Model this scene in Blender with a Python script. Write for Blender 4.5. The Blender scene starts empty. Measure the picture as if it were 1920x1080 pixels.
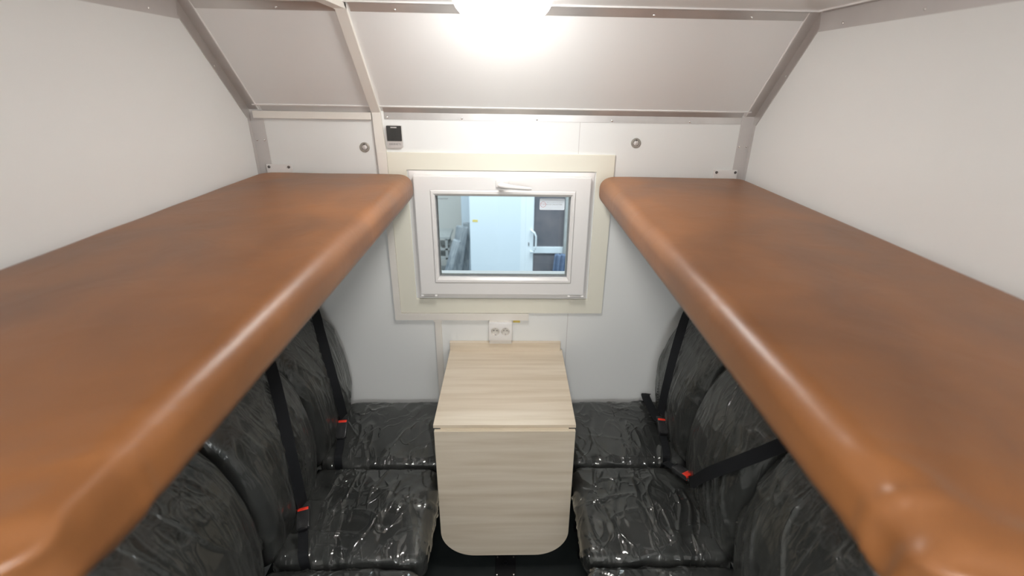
import bpy, bmesh, math, random
import numpy as np
from mathutils import Matrix, Vector

# ------------------------------------------------------------------ camera
S = bpy.context.scene
C = S.collection
yaw, pitch, roll, FPX, CX = 0.0306787, 0.4037517, 0.0176368, 910.547, 981.48
CAMZ = 2.13
cy_, sy_ = math.cos(yaw), math.sin(yaw); cp_, sp_ = math.cos(pitch), math.sin(pitch)
fw = Vector((sy_*cp_, cy_*cp_, -sp_)); r0 = Vector((cy_, -sy_, 0)); u0 = r0.cross(fw)
cr_, sr_ = math.cos(roll), math.sin(roll)
rr = r0*cr_ + u0*sr_; uu = -r0*sr_ + u0*cr_
cam_d = bpy.data.cameras.new('camera'); cam = bpy.data.objects.new('camera', cam_d); C.objects.link(cam)
cam_d.sensor_fit = 'HORIZONTAL'; cam_d.sensor_width = 36.0
cam_d.lens = FPX*36.0/1920.0
cam_d.shift_x = (960-CX)/1920.0
cam_d.clip_start = 0.02
cam_d.dof.use_dof = True; cam_d.dof.focus_distance = 2.2; cam_d.dof.aperture_fstop = 1.7
cam.matrix_world = Matrix(((rr.x, uu.x, -fw.x, 0), (rr.y, uu.y, -fw.y, 0), (rr.z, uu.z, -fw.z, CAMZ), (0, 0, 0, 1)))
S.camera = cam

# ------------------------------------------------------------------ world and exposure
w = bpy.data.worlds.new('world'); S.world = w; w.use_nodes = True
w.node_tree.nodes['Background'].inputs[0].default_value = (0.75, 0.87, 1.0, 1)
w.node_tree.nodes['Background'].inputs[1].default_value = 0.15
S.view_settings.view_transform = 'Standard'; S.view_settings.look = 'None'
S.view_settings.gamma = 1.0; S.view_settings.use_curve_mapping = False
S.view_settings.exposure = 1.13
LAMP_EMIT = 19.5
FILL_LAMP_EMIT = 38.0
HALL_W = 165.0
AISLE_FILL_W = 12.5

# the hall outside has a row of ceiling lights over the floor beyond the window
hl = bpy.data.lights.new('hall_light', 'AREA'); hl.shape = 'RECTANGLE'; hl.size = 5.0; hl.size_y = 1.6
hl.energy = HALL_W; hl.color = (0.86, 0.94, 1.0)
ho = bpy.data.objects.new('hall_light', hl); C.objects.link(ho); ho.location = (-0.3, 4.9, 3.55)
ho.rotation_euler = (math.radians(18), 0, 0)

# unseen fill light added behind the viewer, shining through the doorway into the aisle
dl = bpy.data.lights.new('aisle_fill_light', 'AREA'); dl.shape = 'RECTANGLE'; dl.size = .8; dl.size_y = 1.1
dl.energy = AISLE_FILL_W; dl.color = (0.97, 0.99, 1.0)
do = bpy.data.objects.new('aisle_fill_light', dl); C.objects.link(do); do.location = (.25, -2.3, 1.45)
do.rotation_euler = (math.radians(88), 0, 0)

# ------------------------------------------------------------------ helpers
PI = math.pi
def link(o, parent=None):
    C.objects.link(o)
    if parent: o.parent = parent
    return o
def tag(o, label, cat, group=None):
    o['label'] = label; o['category'] = cat
    if group: o['group'] = group
    return o
def empty(name, loc, label, cat, group=None):
    o = bpy.data.objects.new(name, None); o.empty_display_size = .05
    C.objects.link(o); o.location = loc
    return tag(o, label, cat, group)
def mesh(name, verts, faces, mat, parent=None, smooth=False, angle=None, weld=False):
    me = bpy.data.meshes.new(name); me.from_pydata([tuple(map(float, v)) for v in verts], [], [tuple(map(int, f)) for f in faces]); me.update()
    me.materials.append(mat)
    o = bpy.data.objects.new(name, me)
    if parent is not None:
        off = Vector(parent.location)
        p = parent.parent
        while p is not None: off += Vector(p.location); p = p.parent
        for v in me.vertices: v.co -= off
    link(o, parent)
    if weld:
        bm = bmesh.new(); bm.from_mesh(me); bmesh.ops.remove_doubles(bm, verts=bm.verts, dist=.0004); bm.to_mesh(me); bm.free()
    if smooth:
        me.polygons.foreach_set('use_smooth', [True]*len(me.polygons))
        if angle: 
            me.set_sharp_from_angle(angle=math.radians(angle))
    return o
class B:
    """collects shapes for one mesh"""
    def __init__(s): s.bm = bmesh.new()
    def box(s, x0, x1, y0, y1, z0, z1, bev=0, seg=2):
        r = bmesh.ops.create_cube(s.bm, size=1)
        vs = r['verts']
        for v in vs:
            v.co = Vector(((x0+x1)/2+v.co.x*(x1-x0), (y0+y1)/2+v.co.y*(y1-y0), (z0+z1)/2+v.co.z*(z1-z0)))
        if bev:
            es = list({e for v in vs for e in v.link_edges})
            bmesh.ops.bevel(s.bm, geom=es, offset=bev, segments=seg, affect='EDGES', profile=.5)
        return s
    def prism(s, pts, axis, a, b):
        """polygon pts in the two other axes, extruded along axis from a to b"""
        def mk(p, t):
            if axis == 'x': return (t, p[0], p[1])
            if axis == 'y': return (p[0], t, p[1])
            return (p[0], p[1], t)
        v0 = [s.bm.verts.new(mk(p, a)) for p in pts]; v1 = [s.bm.verts.new(mk(p, b)) for p in pts]
        n = len(pts)
        s.bm.faces.new(v0); s.bm.faces.new(list(reversed(v1)))
        for i in range(n): s.bm.faces.new((v0[i], v1[i], v1[(i+1) % n], v0[(i+1) % n]))
        return s
    def cyl(s, c, r, h, axis='z', n=24, r2=None):
        m = Matrix.Translation(c)
        if axis == 'x': m = m @ Matrix.Rotation(PI/2, 4, 'Y')
        if axis == 'y': m = m @ Matrix.Rotation(-PI/2, 4, 'X')
        bmesh.ops.create_cone(s.bm, cap_ends=True, segments=n, radius1=r, radius2=r if r2 is None else r2, depth=h, matrix=m)
        return s
    def lathe(s, c, prof, axis='z', n=48, sgn=1, cap=True):
        """prof: list of (radius, height)"""
        rings = []
        for r, h in prof:
            ring = []
            for i in range(n):
                a = 2*PI*i/n; p = (r*math.cos(a), r*math.sin(a)); h_ = h*sgn
                q = {'z': (p[0], p[1], h_), 'y': (p[0], h_, p[1]), 'x': (h_, p[0], p[1])}[axis]
                ring.append(s.bm.verts.new((c[0]+q[0], c[1]+q[1], c[2]+q[2])))
            rings.append(ring)
        for a, b in zip(rings, rings[1:]):
            for i in range(n): s.bm.faces.new((a[i], a[(i+1) % n], b[(i+1) % n], b[i]))
        if cap: s.bm.faces.new(rings[0]); s.bm.faces.new(rings[-1])
        return s
    def tube(s, pts, r, n=12):
        pts = [Vector(p) for p in pts]; rings = []
        for i, p in enumerate(pts):
            t = (pts[min(i+1, len(pts)-1)]-pts[max(i-1, 0)]).normalized()
            a = Vector((0, 0, 1)) if abs(t.z) < .9 else Vector((1, 0, 0))
            u = t.cross(a).normalized(); v = t.cross(u)
            rad = r[i] if isinstance(r, (list, tuple)) else r
            rings.append([s.bm.verts.new(p+u*rad*math.cos(2*PI*k/n)+v*rad*math.sin(2*PI*k/n)) for k in range(n)])
        for a, b in zip(rings, rings[1:]):
            for i in range(n): s.bm.faces.new((a[i], a[(i+1) % n], b[(i+1) % n], b[i]))
        s.bm.faces.new(rings[0]); s.bm.faces.new(rings[-1])
        return s
    def build(s, name, mat, parent=None, smooth=False, angle=35):
        bmesh.ops.recalc_face_normals(s.bm, faces=s.bm.faces)
        me = bpy.data.meshes.new(name); s.bm.to_mesh(me); s.bm.free(); me.materials.append(mat)
        o = bpy.data.objects.new(name, me)
        if parent is not None:
            off = Vector(parent.location); p = parent.parent
            while p is not None: off += Vector(p.location); p = p.parent
            for v in me.vertices: v.co -= off
        link(o, parent)
        if smooth:
            me.polygons.foreach_set('use_smooth', [True]*len(me.polygons)); me.set_sharp_from_angle(angle=math.radians(angle))
        return o
def struct(o, label=None, cat=None):
    o['kind'] = 'structure'
    if label: o['label'] = label; o['category'] = cat or 'trim'
    return o

# ---- value noise in numpy
def _h(ix, iy, iz, seed):
    n = (ix*73856093) ^ (iy*19349663) ^ (iz*83492791) ^ (seed*2654435761 & 0x7fffffff)
    n = (n ^ (n >> 13)) * 1274126177 & 0x7fffffff
    n = (n ^ (n >> 15)) * 668265263 & 0x7fffffff
    return (n & 0xffffff)/float(0xffffff)*2-1
def noise3(P, scale, seed=0):
    q = np.asarray(P)*np.asarray(scale); i = np.floor(q).astype(np.int64); f = q-i; f = f*f*f*(f*(f*6-15)+10)
    out = 0
    for dx in (0, 1):
        for dy in (0, 1):
            for dz in (0, 1):
                wgt = (f[:, 0] if dx else 1-f[:, 0])*(f[:, 1] if dy else 1-f[:, 1])*(f[:, 2] if dz else 1-f[:, 2])
                out = out+wgt*_h(i[:, 0]+dx, i[:, 1]+dy, i[:, 2]+dz, seed)
    return out
def ridge(P, scale, seed, sharp=5):
    return np.clip(1-np.abs(noise3(P, scale, seed))*1.0, 0, 1)**sharp

# ---- pillow: a rounded slab built of rings; plan half sizes a,b, corner radius R, thickness T, edge radius e
def pillow(a, b, R, T, e, n=240, ne=10, nf=26):
    def outline(t):
        aa, bb, rr_ = a-t, b-t, max(R-t, .004)
        L = [2*(bb-rr_), PI/2*rr_, 2*(aa-rr_), PI/2*rr_]*2
        # parameter shared between rings: fractions taken from the outer ring
        return aa, bb, rr_
    A0, B0, R0 = a, b, R
    segs = []
    lens = [2*(B0-R0), PI/2*R0, 2*(A0-R0), PI/2*R0]*2; tot = sum(lens)
    cnt = [max(3, int(round(n*l/tot))) for l in lens]
    def ring(t, z):
        aa, bb, r_ = outline(t); r_ = min(r_, aa*.98, bb*.98)
        pts = []
        cs = [((aa, -(bb-r_)), (aa, bb-r_)), (aa-r_, bb-r_, 0), ((aa-r_, bb), (-(aa-r_), bb)), (-(aa-r_), bb-r_, PI/2),
              ((-aa, bb-r_), (-aa, -(bb-r_))), (-(aa-r_), -(bb-r_), PI), ((-(aa-r_), -bb), (aa-r_, -bb)), (aa-r_, -(bb-r_), 1.5*PI)]
        for c, k in zip(cs, cnt):
            for j in range(k):
                s = j/k
                if len(c) == 2: pts.append((c[0][0]+(c[1][0]-c[0][0])*s, c[0][1]+(c[1][1]-c[0][1])*s, z))
                else: pts.append((c[0]+r_*math.cos(c[2]+s*PI/2), c[1]+r_*math.sin(c[2]+s*PI/2), z))
        return pts
    rings = []
    m = min(a, b)
    for j in range(nf, 0, -1):            # bottom face, from centre
        rings.append(ring(e+(m*.9995-e)*(j/nf), -T/2))
    for j in range(ne+1):
        an = PI/2*j/ne; rings.append(ring(e*(1-math.sin(an)), -T/2+e*(1-math.cos(an))))
    k = max(1, int((T-2*e)/.012))
    for j in range(1, k+1): rings.append(ring(0, -T/2+e+(T-2*e)*j/k))
    for j in range(1, ne+1):
        an = PI/2*j/ne; rings.append(ring(e*(1-math.cos(an)), T/2-e+e*math.sin(an)))
    for j in range(1, nf+1): rings.append(ring(e+(m*.9995-e)*(j/nf), T/2))
    V = np.array([p for r_ in rings for p in r_]); N = len(rings[0]); F = []
    for i in range(len(rings)-1):
        for j in range(N):
            j2 = (j+1) % N
            F.append((i*N+j, i*N+j2, (i+1)*N+j2, (i+1)*N+j))
    F.append(tuple(range(N-1, -1, -1))); F.append(tuple((len(rings)-1)*N+j for j in range(N)))
    return V, F, N
def vnormals(V, F):
    Q = np.array([f for f in F if len(f) == 4]); n = np.cross(V[Q[:, 2]]-V[Q[:, 0]], V[Q[:, 3]]-V[Q[:, 1]])
    N = np.zeros_like(V)
    for k in range(4): np.add.at(N, Q[:, k], n)
    return N/np.maximum(np.linalg.norm(N, axis=1, keepdims=True), 1e-12)

# ------------------------------------------------------------------ materials
def mat(name, col, rough=.5, metal=0, spec=.5, coat=0):
    m = bpy.data.materials.new(name); m.use_nodes = True; b = m.node_tree.nodes['Principled BSDF']
    b.inputs['Base Color'].default_value = (*col, 1); b.inputs['Roughness'].default_value = rough
    b.inputs['Metallic'].default_value = metal; b.inputs['Specular IOR Level'].default_value = spec
    b.inputs['Coat Weight'].default_value = coat
    return m
def nodes(m): return m.node_tree.nodes, m.node_tree.links, m.node_tree.nodes['Principled BSDF']
def add_noise(m, scale, c1, c2, detail=4, stretch=(1, 1, 1), coord='Object', dist=0, lo=.3, hi=.7):
    n, l, b = nodes(m)
    tc = n.new('ShaderNodeTexCoord'); mp = n.new('ShaderNodeMapping'); mp.inputs['Scale'].default_value = stretch
    tx = n.new('ShaderNodeTexNoise'); tx.inputs['Scale'].default_value = scale; tx.inputs['Detail'].default_value = detail
    tx.inputs['Distortion'].default_value = dist
    rp = n.new('ShaderNodeValToRGB'); rp.color_ramp.elements[0].position = lo; rp.color_ramp.elements[1].position = hi
    rp.color_ramp.elements[0].color = (*c1, 1); rp.color_ramp.elements[1].color = (*c2, 1)
    l.new(tc.outputs[coord], mp.inputs[0]); l.new(mp.outputs[0], tx.inputs[0]); l.new(tx.outputs['Fac'], rp.inputs[0]); l.new(rp.outputs[0], b.inputs['Base Color'])
    return tx, rp, mp
def add_bump(m, scale, strength, dist=.001, detail=3, stretch=(1, 1, 1)):
    n, l, b = nodes(m)
    tc = n.new('ShaderNodeTexCoord'); mp = n.new('ShaderNodeMapping'); mp.inputs['Scale'].default_value = stretch
    tx = n.new('ShaderNodeTexNoise'); tx.inputs['Scale'].default_value = scale; tx.inputs['Detail'].default_value = detail
    bp = n.new('ShaderNodeBump'); bp.inputs['Strength'].default_value = strength; bp.inputs['Distance'].default_value = dist
    l.new(tc.outputs['Object'], mp.inputs[0]); l.new(mp.outputs[0], tx.inputs[0]); l.new(tx.outputs['Fac'], bp.inputs['Height']); l.new(bp.outputs[0], b.inputs['Normal'])
    return bp
M = {}
M['wall'] = mat('panel_white', (.82, .81, .805), .32, spec=.45); add_noise(M['wall'], 1.3, (.805, .812, .795), (.825, .832, .815)); add_bump(M['wall'], 3, .15, .004)
M['slope'] = mat('panel_white_gloss', (.74, .715, .70), .28, spec=.5); add_noise(M['slope'], 1.1, (.795, .785, .770), (.815, .81, .795)); add_bump(M['slope'], 2.5, .2, .004)
M['steel'] = mat('galvanised_steel', (.60, .575, .55), .30, metal=.55)
add_noise(M['steel'], 6, (.52, .50, .485), (.64, .62, .60), stretch=(1, 1, 1)); add_bump(M['steel'], 9, .2, .002)
M['steelpaint'] = mat('grey_painted_steel', (.60, .575, .56), .35, metal=.25); add_noise(M['steelpaint'], 9, (.585, .56, .545), (.62, .595, .58))
M['rivet'] = mat('rivet_metal', (.82, .80, .78), .25, metal=1); add_noise(M['rivet'], 80, (.7, .69, .67), (.9, .88, .86))
M['bolt'] = mat('dark_bolt', (.18, .17, .16), .35, metal=.9); add_noise(M['bolt'], 90, (.12, .11, .11), (.25, .24, .23))
M['cream'] = mat('cream_casing', (.80, .775, .665), .4); add_noise(M['cream'], 2.2, (.785, .76, .65), (.815, .79, .68))
M['duct'] = mat('duct_plastic', (.80, .76, .70), .38); add_noise(M['duct'], 3, (.79, .75, .69), (.81, .77, .71))
M['pvc'] = mat('white_pvc', (.84, .82, .80), .25, spec=.5); add_noise(M['pvc'], 2, (.83, .81, .79), (.85, .83, .81))
M['gasket'] = mat('grey_gasket', (.25, .26, .27), .6); add_noise(M['gasket'], 30, (.22, .23, .24), (.28, .29, .3))
M['darkplastic'] = mat('dark_plastic', (.045, .045, .045), .22); add_noise(M['darkplastic'], 20, (.04, .042, .04), (.05, .05, .05))
M['silver'] = mat('silver_plastic', (.60, .57, .55), .35, metal=.2); add_noise(M['silver'], 30, (.58, .55, .53), (.62, .59, .57))
M['fitting'] = mat('dull_metal', (.36, .34, .30), .45, metal=.4); add_noise(M['fitting'], 30, (.34, .32, .28), (.39, .37, .33))
M['ink'] = mat('dark_print', (.12, .11, .11), .6); add_noise(M['ink'], 60, (.1, .1, .1), (.14, .13, .13))
M['leather'] = mat('brown_leather', (.36, .15, .055), .36, spec=.5)
M['board'] = mat('bunk_board', (.07, .06, .055), .6); add_noise(M['board'], 12, (.06, .05, .045), (.09, .075, .065), stretch=(1, .15, 1))
M['vinyl'] = mat('black_vinyl', (.022, .023, .024), .42, spec=.5); add_noise(M['vinyl'], 7, (.014, .016, .017), (.021, .023, .023)); add_bump(M['vinyl'], 500, .15, .0006)
M['webbing'] = mat('black_webbing', (.010, .011, .013), .75, spec=.25)
M['buckle'] = mat('black_buckle', (.03, .03, .031), .24); add_noise(M['buckle'], 40, (.027, .027, .028), (.035, .035, .036))
M['red'] = mat('red_button', (.85, .045, .02), .4); add_noise(M['red'], 30, (.80, .04, .018), (.9, .05, .025))
M['rubber'] = mat('black_rubber', (.014, .018, .018), .5, spec=.4); add_noise(M['rubber'], 14, (.011, .015, .015), (.019, .023, .023)); add_bump(M['rubber'], 220, .25, .001)
M['blackmetal'] = mat('black_metal', (.008, .008, .009), .4, spec=.4); add_noise(M['blackmetal'], 20, (.007, .007, .008), (.011, .011, .012))
M['yellow'] = mat('yellow_sticker', (.75, .58, .12), .5); add_noise(M['yellow'], 60, (.70, .52, .10), (.8, .66, .2))
M['stickerwhite'] = mat('sticker_white', (.80, .88, .95), .45); add_noise(M['stickerwhite'], 20, (.78, .86, .93), (.82, .9, .97))
M['redink'] = mat('red_print', (.55, .30, .33), .5); add_noise(M['redink'], 60, (.5, .27, .3), (.6, .34, .37))
M['greyink'] = mat('grey_print', (.36, .40, .42), .5); add_noise(M['greyink'], 60, (.33, .37, .39), (.4, .44, .46))

# leather: mottled two-tone hide with fine grain and scuffs
n, l, b = nodes(M['leather'])
tx, rp, mp = add_noise(M['leather'], 3.2, (.185, .074, .026), (.330, .132, .043), detail=6, dist=.6, lo=.28, hi=.75)
tc = n.new('ShaderNodeTexCoord')
g = n.new('ShaderNodeTexVoronoi'); g.inputs['Scale'].default_value = 420
w1 = n.new('ShaderNodeTexNoise'); w1.inputs['Scale'].default_value = 7; w1.inputs['Detail'].default_value = 5; w1.inputs['Distortion'].default_value = 1.2
l.new(tc.outputs['Object'], g.inputs[0]); l.new(tc.outputs['Object'], w1.inputs[0])
b1 = n.new('ShaderNodeBump'); b1.inputs['Strength'].default_value = .12; b1.inputs['Distance'].default_value = .0006
b2 = n.new('ShaderNodeBump'); b2.inputs['Strength'].default_value = .22; b2.inputs['Distance'].default_value = .008
l.new(w1.outputs['Fac'], b2.inputs['Height']); l.new(g.outputs['Distance'], b1.inputs['Height']); l.new(b2.outputs[0], b1.inputs['Normal']); l.new(b1.outputs[0], b.inputs['Normal'])
mr = n.new('ShaderNodeMapRange'); mr.inputs['To Min'].default_value = .32; mr.inputs['To Max'].default_value = .45
l.new(tx.outputs['Fac'], mr.inputs['Value']); l.new(mr.outputs[0], b.inputs['Roughness'])

# webbing: fine woven ribs
n, l, b = nodes(M['webbing'])
tc = n.new('ShaderNodeTexCoord'); wv = n.new('ShaderNodeTexWave'); wv.inputs['Scale'].default_value = 160; wv.bands_direction = 'Z'
bp = n.new('ShaderNodeBump'); bp.inputs['Strength'].default_value = .3; bp.inputs['Distance'].default_value = .0006
l.new(tc.outputs['Object'], wv.inputs[0]); l.new(wv.outputs['Fac'], bp.inputs['Height']); l.new(bp.outputs[0], b.inputs['Normal'])

# pale ash laminate, grain running across the table
M['wood'] = mat('pale_ash_laminate', (.66, .55, .42), .42, spec=.4)
n, l, b = nodes(M['wood'])
tx, rp, mp = add_noise(M['wood'], 5.5, (.64, .53, .39), (.83, .735, .60), detail=7, stretch=(.3, 5, 5), dist=.3, lo=.25, hi=.75)
add_bump(M['wood'], 30, .06, .0006, stretch=(.2, 8, 8))
M['woodedge'] = mat('pale_edge_band', (.70, .61, .47), .45); add_noise(M['woodedge'], 14, (.68, .59, .45), (.73, .64, .50), stretch=(.3, 4, 4))

# clear plastic film over the seats: mostly see-through, faint milky body, sharp glints on the creases
def film_mat(name, bump, milk, rough, gloss, st1=(1, .5, .8), st2=(1, .6, .6), rot=(.3, .5, .7)):
    m = bpy.data.materials.new(name); m.use_nodes = True; n, l = m.node_tree.nodes, m.node_tree.links
    n.remove(n['Principled BSDF']); out = n['Material Output']
    tr = n.new('ShaderNodeBsdfTransparent'); tr.inputs[0].default_value = (.97, .98, .97, 1)
    gl = n.new('ShaderNodeBsdfGlossy'); gl.inputs['Roughness'].default_value = rough; gl.inputs[0].default_value = (.95, .96, .94, 1)
    df = n.new('ShaderNodeBsdfDiffuse'); df.inputs[0].default_value = (.62, .63, .60, 1)
    tc = n.new('ShaderNodeTexCoord')
    def rid(scale, dist, st, off):
        mp = n.new('ShaderNodeMapping'); mp.inputs['Scale'].default_value = st; mp.inputs['Location'].default_value = off
        mp.inputs['Rotation'].default_value = (rot[0], rot[1], rot[2]+off[0]*.8)
        t = n.new('ShaderNodeTexNoise'); t.inputs['Scale'].default_value = scale; t.inputs['Detail'].default_value = 1.5; t.inputs['Distortion'].default_value = dist
        a = n.new('ShaderNodeMath'); a.operation = 'SUBTRACT'; a.inputs[1].default_value = .5
        c = n.new('ShaderNodeMath'); c.operation = 'ABSOLUTE'
        d = n.new('ShaderNodeMath'); d.operation = 'MULTIPLY_ADD'; d.inputs[1].default_value = -13; d.inputs[2].default_value = 1; d.use_clamp = True
        e = n.new('ShaderNodeMath'); e.operation = 'POWER'; e.inputs[1].default_value = 1.6
        l.new(tc.outputs['Object'], mp.inputs[0]); l.new(mp.outputs[0], t.inputs[0]); l.new(t.outputs['Fac'], a.inputs[0]); l.new(a.outputs[0], c.inputs[0]); l.new(c.outputs[0], d.inputs[0]); l.new(d.outputs[0], e.inputs[0])
        return e
    r1 = rid(5.0, .9, st1, (0, 0, 0)); r2 = rid(13.0, .7, st2, (1.3, 2, 1))
    ad = n.new('ShaderNodeMath'); ad.operation = 'MULTIPLY_ADD'; ad.inputs[1].default_value = .35
    l.new(r2.outputs[0], ad.inputs[0]); l.new(r1.outputs[0], ad.inputs[2])
    bp = n.new('ShaderNodeBump'); bp.inputs['Strength'].default_value = bump; bp.inputs['Distance'].default_value = .007
    l.new(ad.outputs[0], bp.inputs['Height'])
    for s in (gl, df): l.new(bp.outputs[0], s.inputs['Normal'])
    fr = n.new('ShaderNodeFresnel'); fr.inputs['IOR'].default_value = 1.5; l.new(bp.outputs[0], fr.inputs['Normal'])
    f2 = n.new('ShaderNodeMath'); f2.operation = 'MULTIPLY_ADD'; f2.inputs[1].default_value = gloss; f2.inputs[2].default_value = .02; f2.use_clamp = True; l.new(fr.outputs[0], f2.inputs[0])
    md = n.new('ShaderNodeMixShader'); md.inputs[0].default_value = .07
    fd = n.new('ShaderNodeMath'); fd.operation = 'MULTIPLY_ADD'; fd.inputs[1].default_value = .05; fd.inputs[2].default_value = milk
    l.new(r1.outputs[0], fd.inputs[0]); l.new(fd.outputs[0], md.inputs[0])
    l.new(tr.outputs[0], md.inputs[1]); l.new(df.outputs[0], md.inputs[2])
    mg = n.new('ShaderNodeMixShader'); l.new(f2.outputs[0], mg.inputs[0]); l.new(md.outputs[0], mg.inputs[1]); l.new(gl.outputs[0], mg.inputs[2])
    l.new(mg.outputs[0], out.inputs['Surface'])
    return m
M['film'] = film_mat('clear_plastic_film', 1.0, .030, .10, 1.1); M['filmback'] = film_mat('clear_plastic_film_loose', .42, .05, .19, .9, (1.4, 2.6, .35), (1.5, 2.2, .4), (.12, .1, 0))

# window pane: thin clear sheet
def glass_mat():
    m = bpy.data.materials.new('window_glass'); m.use_nodes = True; n, l = m.node_tree.nodes, m.node_tree.links
    n.remove(n['Principled BSDF']); out = n['Material Output']
    tr = n.new('ShaderNodeBsdfTransparent'); tr.inputs[0].default_value = (.93, .97, .97, 1)
    gl = n.new('ShaderNodeBsdfGlossy'); gl.inputs['Roughness'].default_value = .01
    fr = n.new('ShaderNodeFresnel'); fr.inputs['IOR'].default_value = 1.45
    tx = n.new('ShaderNodeTexNoise'); tx.inputs['Scale'].default_value = 3
    mr = n.new('ShaderNodeMapRange'); mr.inputs['To Min'].default_value = .008; mr.inputs['To Max'].default_value = .014
    l.new(tx.outputs['Fac'], mr.inputs['Value']); l.new(mr.outputs[0], gl.inputs['Roughness'])
    mg = n.new('ShaderNodeMixShader'); l.new(fr.outputs[0], mg.inputs[0]); l.new(tr.outputs[0], mg.inputs[1]); l.new(gl.outputs[0], mg.inputs[2]); l.new(mg.outputs[0], out.inputs['Surface'])
    return m
M['glass'] = glass_mat()
def emit_mat(name, col, strength):
    m = mat(name, (.9, .88, .86), .4); n, l, b = nodes(m)
    b.inputs['Emission Color'].default_value = (*col, 1); b.inputs['Emission Strength'].default_value = strength
    return m

# ------------------------------------------------------------------ room shell
XL, XR, YB, YF = -1.124, 1.077, 2.24, -1.25
ZW, YC, ZC = 2.0, 1.90, 2.365      # top of back wall, where the slope meets the ceiling
def side_wall(name, x0, x1, label):
    pts = [(YF-.05, -.05), (YB+.05, -.05), (YB+.05, ZC+.05), (YF-.05, ZC+.05)]
    return struct(B().prism(pts, 'x', x0, x1).build(name, M['wall']), label, 'wall')
side_wall('wall_left', XL-.05, XL, 'smooth white side wall above the left bunk')
side_wall('wall_right', XR, XR+.05, 'smooth white side wall above the right bunk')
struct(B().box(XL, XR, YF-.05, YB, -.05, 0).build('floor', M['rubber']), 'black rubber floor below the table', 'floor')
struct(B().box(XL, XR, YF, YC, ZC, ZC+.05).build('ceiling', M['slope']), 'glossy white ceiling holding the round lamp', 'ceiling')
wf = B()
wf.box(XL, -.15, YF-.05, YF, 0, ZC); wf.box(.60, XR, YF-.05, YF, 0, ZC); wf.box(-.15, .60, YF-.05, YF, 2.0, ZC)  # doorway gap added so the fill light reaches the aisle
struct(wf.build('wall_front', M['wall']), 'white wall with a doorway added behind the viewer to let fill light in', 'wall')
hx0, hx1, hz0, hz1 = -.462, .386, 1.118, 1.750    # hole for the window
bw = B()
bw.box(XL, hx0, YB, YB+.05, 0, ZW); bw.box(hx1, XR, YB, YB+.05, 0, ZW)
bw.box(hx0, hx1, YB, YB+.05, 0, hz0); bw.box(hx0, hx1, YB, YB+.05, hz1, ZW)
wb = struct(bw.build('wall_back', M['wall']), 'white panelled back wall around the window', 'wall')
# panel joints
for (x, z0, z1) in ((.305, 1.83, 1.965), (.300, .60, 1.035), (-.60, 1.77, 1.965)):
    B().box(x-.0012, x+.0012, YB-.0008, YB+.001, z0, z1).build('panel_joint', M['steelpaint'], wb)
# slope
d = Vector((0, YC-YB, ZC-ZW)).normalized(); nrm = Vector((0, -d.z, d.y))  # pointing down and forward
nrm = Vector((0, -abs(d.z), -abs(d.y)))
struct(B().prism([(YB, ZW), (YC, ZC), (YC-nrm.y*.05, ZC-nrm.z*.05), (YB-nrm.y*.05, ZW-nrm.z*.05)], 'x', XL, XR).build('wall_upper_back', M['slope']),
       'white sloping panel between the back wall and the ceiling', 'wall')

# ------------------------------------------------------------------ metal angles (trims)
trim_n = [0]
def trim(bm, label, m='steel', rivets=(), smooth=False):
    trim_n[0] += 1
    o = struct(bm.build('trim_%d' % trim_n[0], M[m], smooth=smooth), label, 'trim')
    for c, ax in rivets:
        sg = {'x': 1, 'y': -1, '-x': -1, 's': 0}[ax]
        r = B()
        if ax in ('x', '-x'): r.lathe(c, [(.0045, 0), (.0045, .001), (.003, .0022), (.001, .0026)], 'x', 12, sg)
        else: r.lathe(c, [(.0045, 0), (.0045, .001), (.003, .0022), (.001, .0026)], 'y', 12, -1)
        r.build('rivet', M['rivet'], o, True)
    return o
t_ = .0022
def sl(s, off=0.0):
    """point on the slope surface: s from 0 at bottom to 1 at top, lifted by off into the room"""
    return (YB+(YC-YB)*s+nrm.y*off, ZW+(ZC-ZW)*s+nrm.z*off)
LEN = math.hypot(YC-YB, ZC-ZW)
# lower rail: angle along the top of the back wall (right of the duct)
def rail_low(x0, x1, label, rivets, m='steel'):
    f = .024/LEN
    b_ = B()
    b_.prism([(YB-t_, ZW-.034), (YB, ZW-.034), (YB, ZW), sl(f), sl(f, t_), (YB-t_, ZW-.006)], 'x', x0, x1)
    return trim(b_, label, m, rivets)
rail_low(-.548, XR-.0595, 'thin steel angle running over the window under the slope', [((x, YB-t_, 1.974), 'y') for x in (-.535, -.212, .115, .445, .79)])
rail_low(XL+.0595, -.60, 'short steel angle over the left bunk end', [], 'steelpaint')
# bead strip on the slope over the lower rail
f0 = .024/LEN
trim(B().prism([sl(f0), sl(f0+.006/LEN), sl(f0+.006/LEN, .004), sl(f0, .004)], 'x', XL+.03, XR-.03), 'thin white bead above the lower rail of the slope', 'pvc')
# upper rail
def rail_up(x0, x1, label, rivets, m='steel'):
    f = 1-.034/LEN
    b_ = B().prism([sl(f), (YC, ZC), (YC-.030, ZC), (YC-.030, ZC-t_), (YC-.002, ZC-t_-.001), sl(f, t_)], 'x', x0, x1)
    return trim(b_, label, m, rivets)
def rs(x, s): p = sl(s, t_); return ((x, p[0], p[1]), 'y')
rail_up(-.552, XR-.03, 'steel angle between slope and ceiling, right of the duct', [rs(x, .955) for x in (-.40, .10, .497, .84)])
rail_up(XL+.03, -.60, 'steel angle between slope and ceiling, left of the duct', [rs(-.80, .955)], 'steel')
trim(B().box(XL+.02, XR-.02, YC-.038, YC-.032, ZC-.005, ZC), 'thin white bead on the ceiling along the slope', 'pvc')
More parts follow.
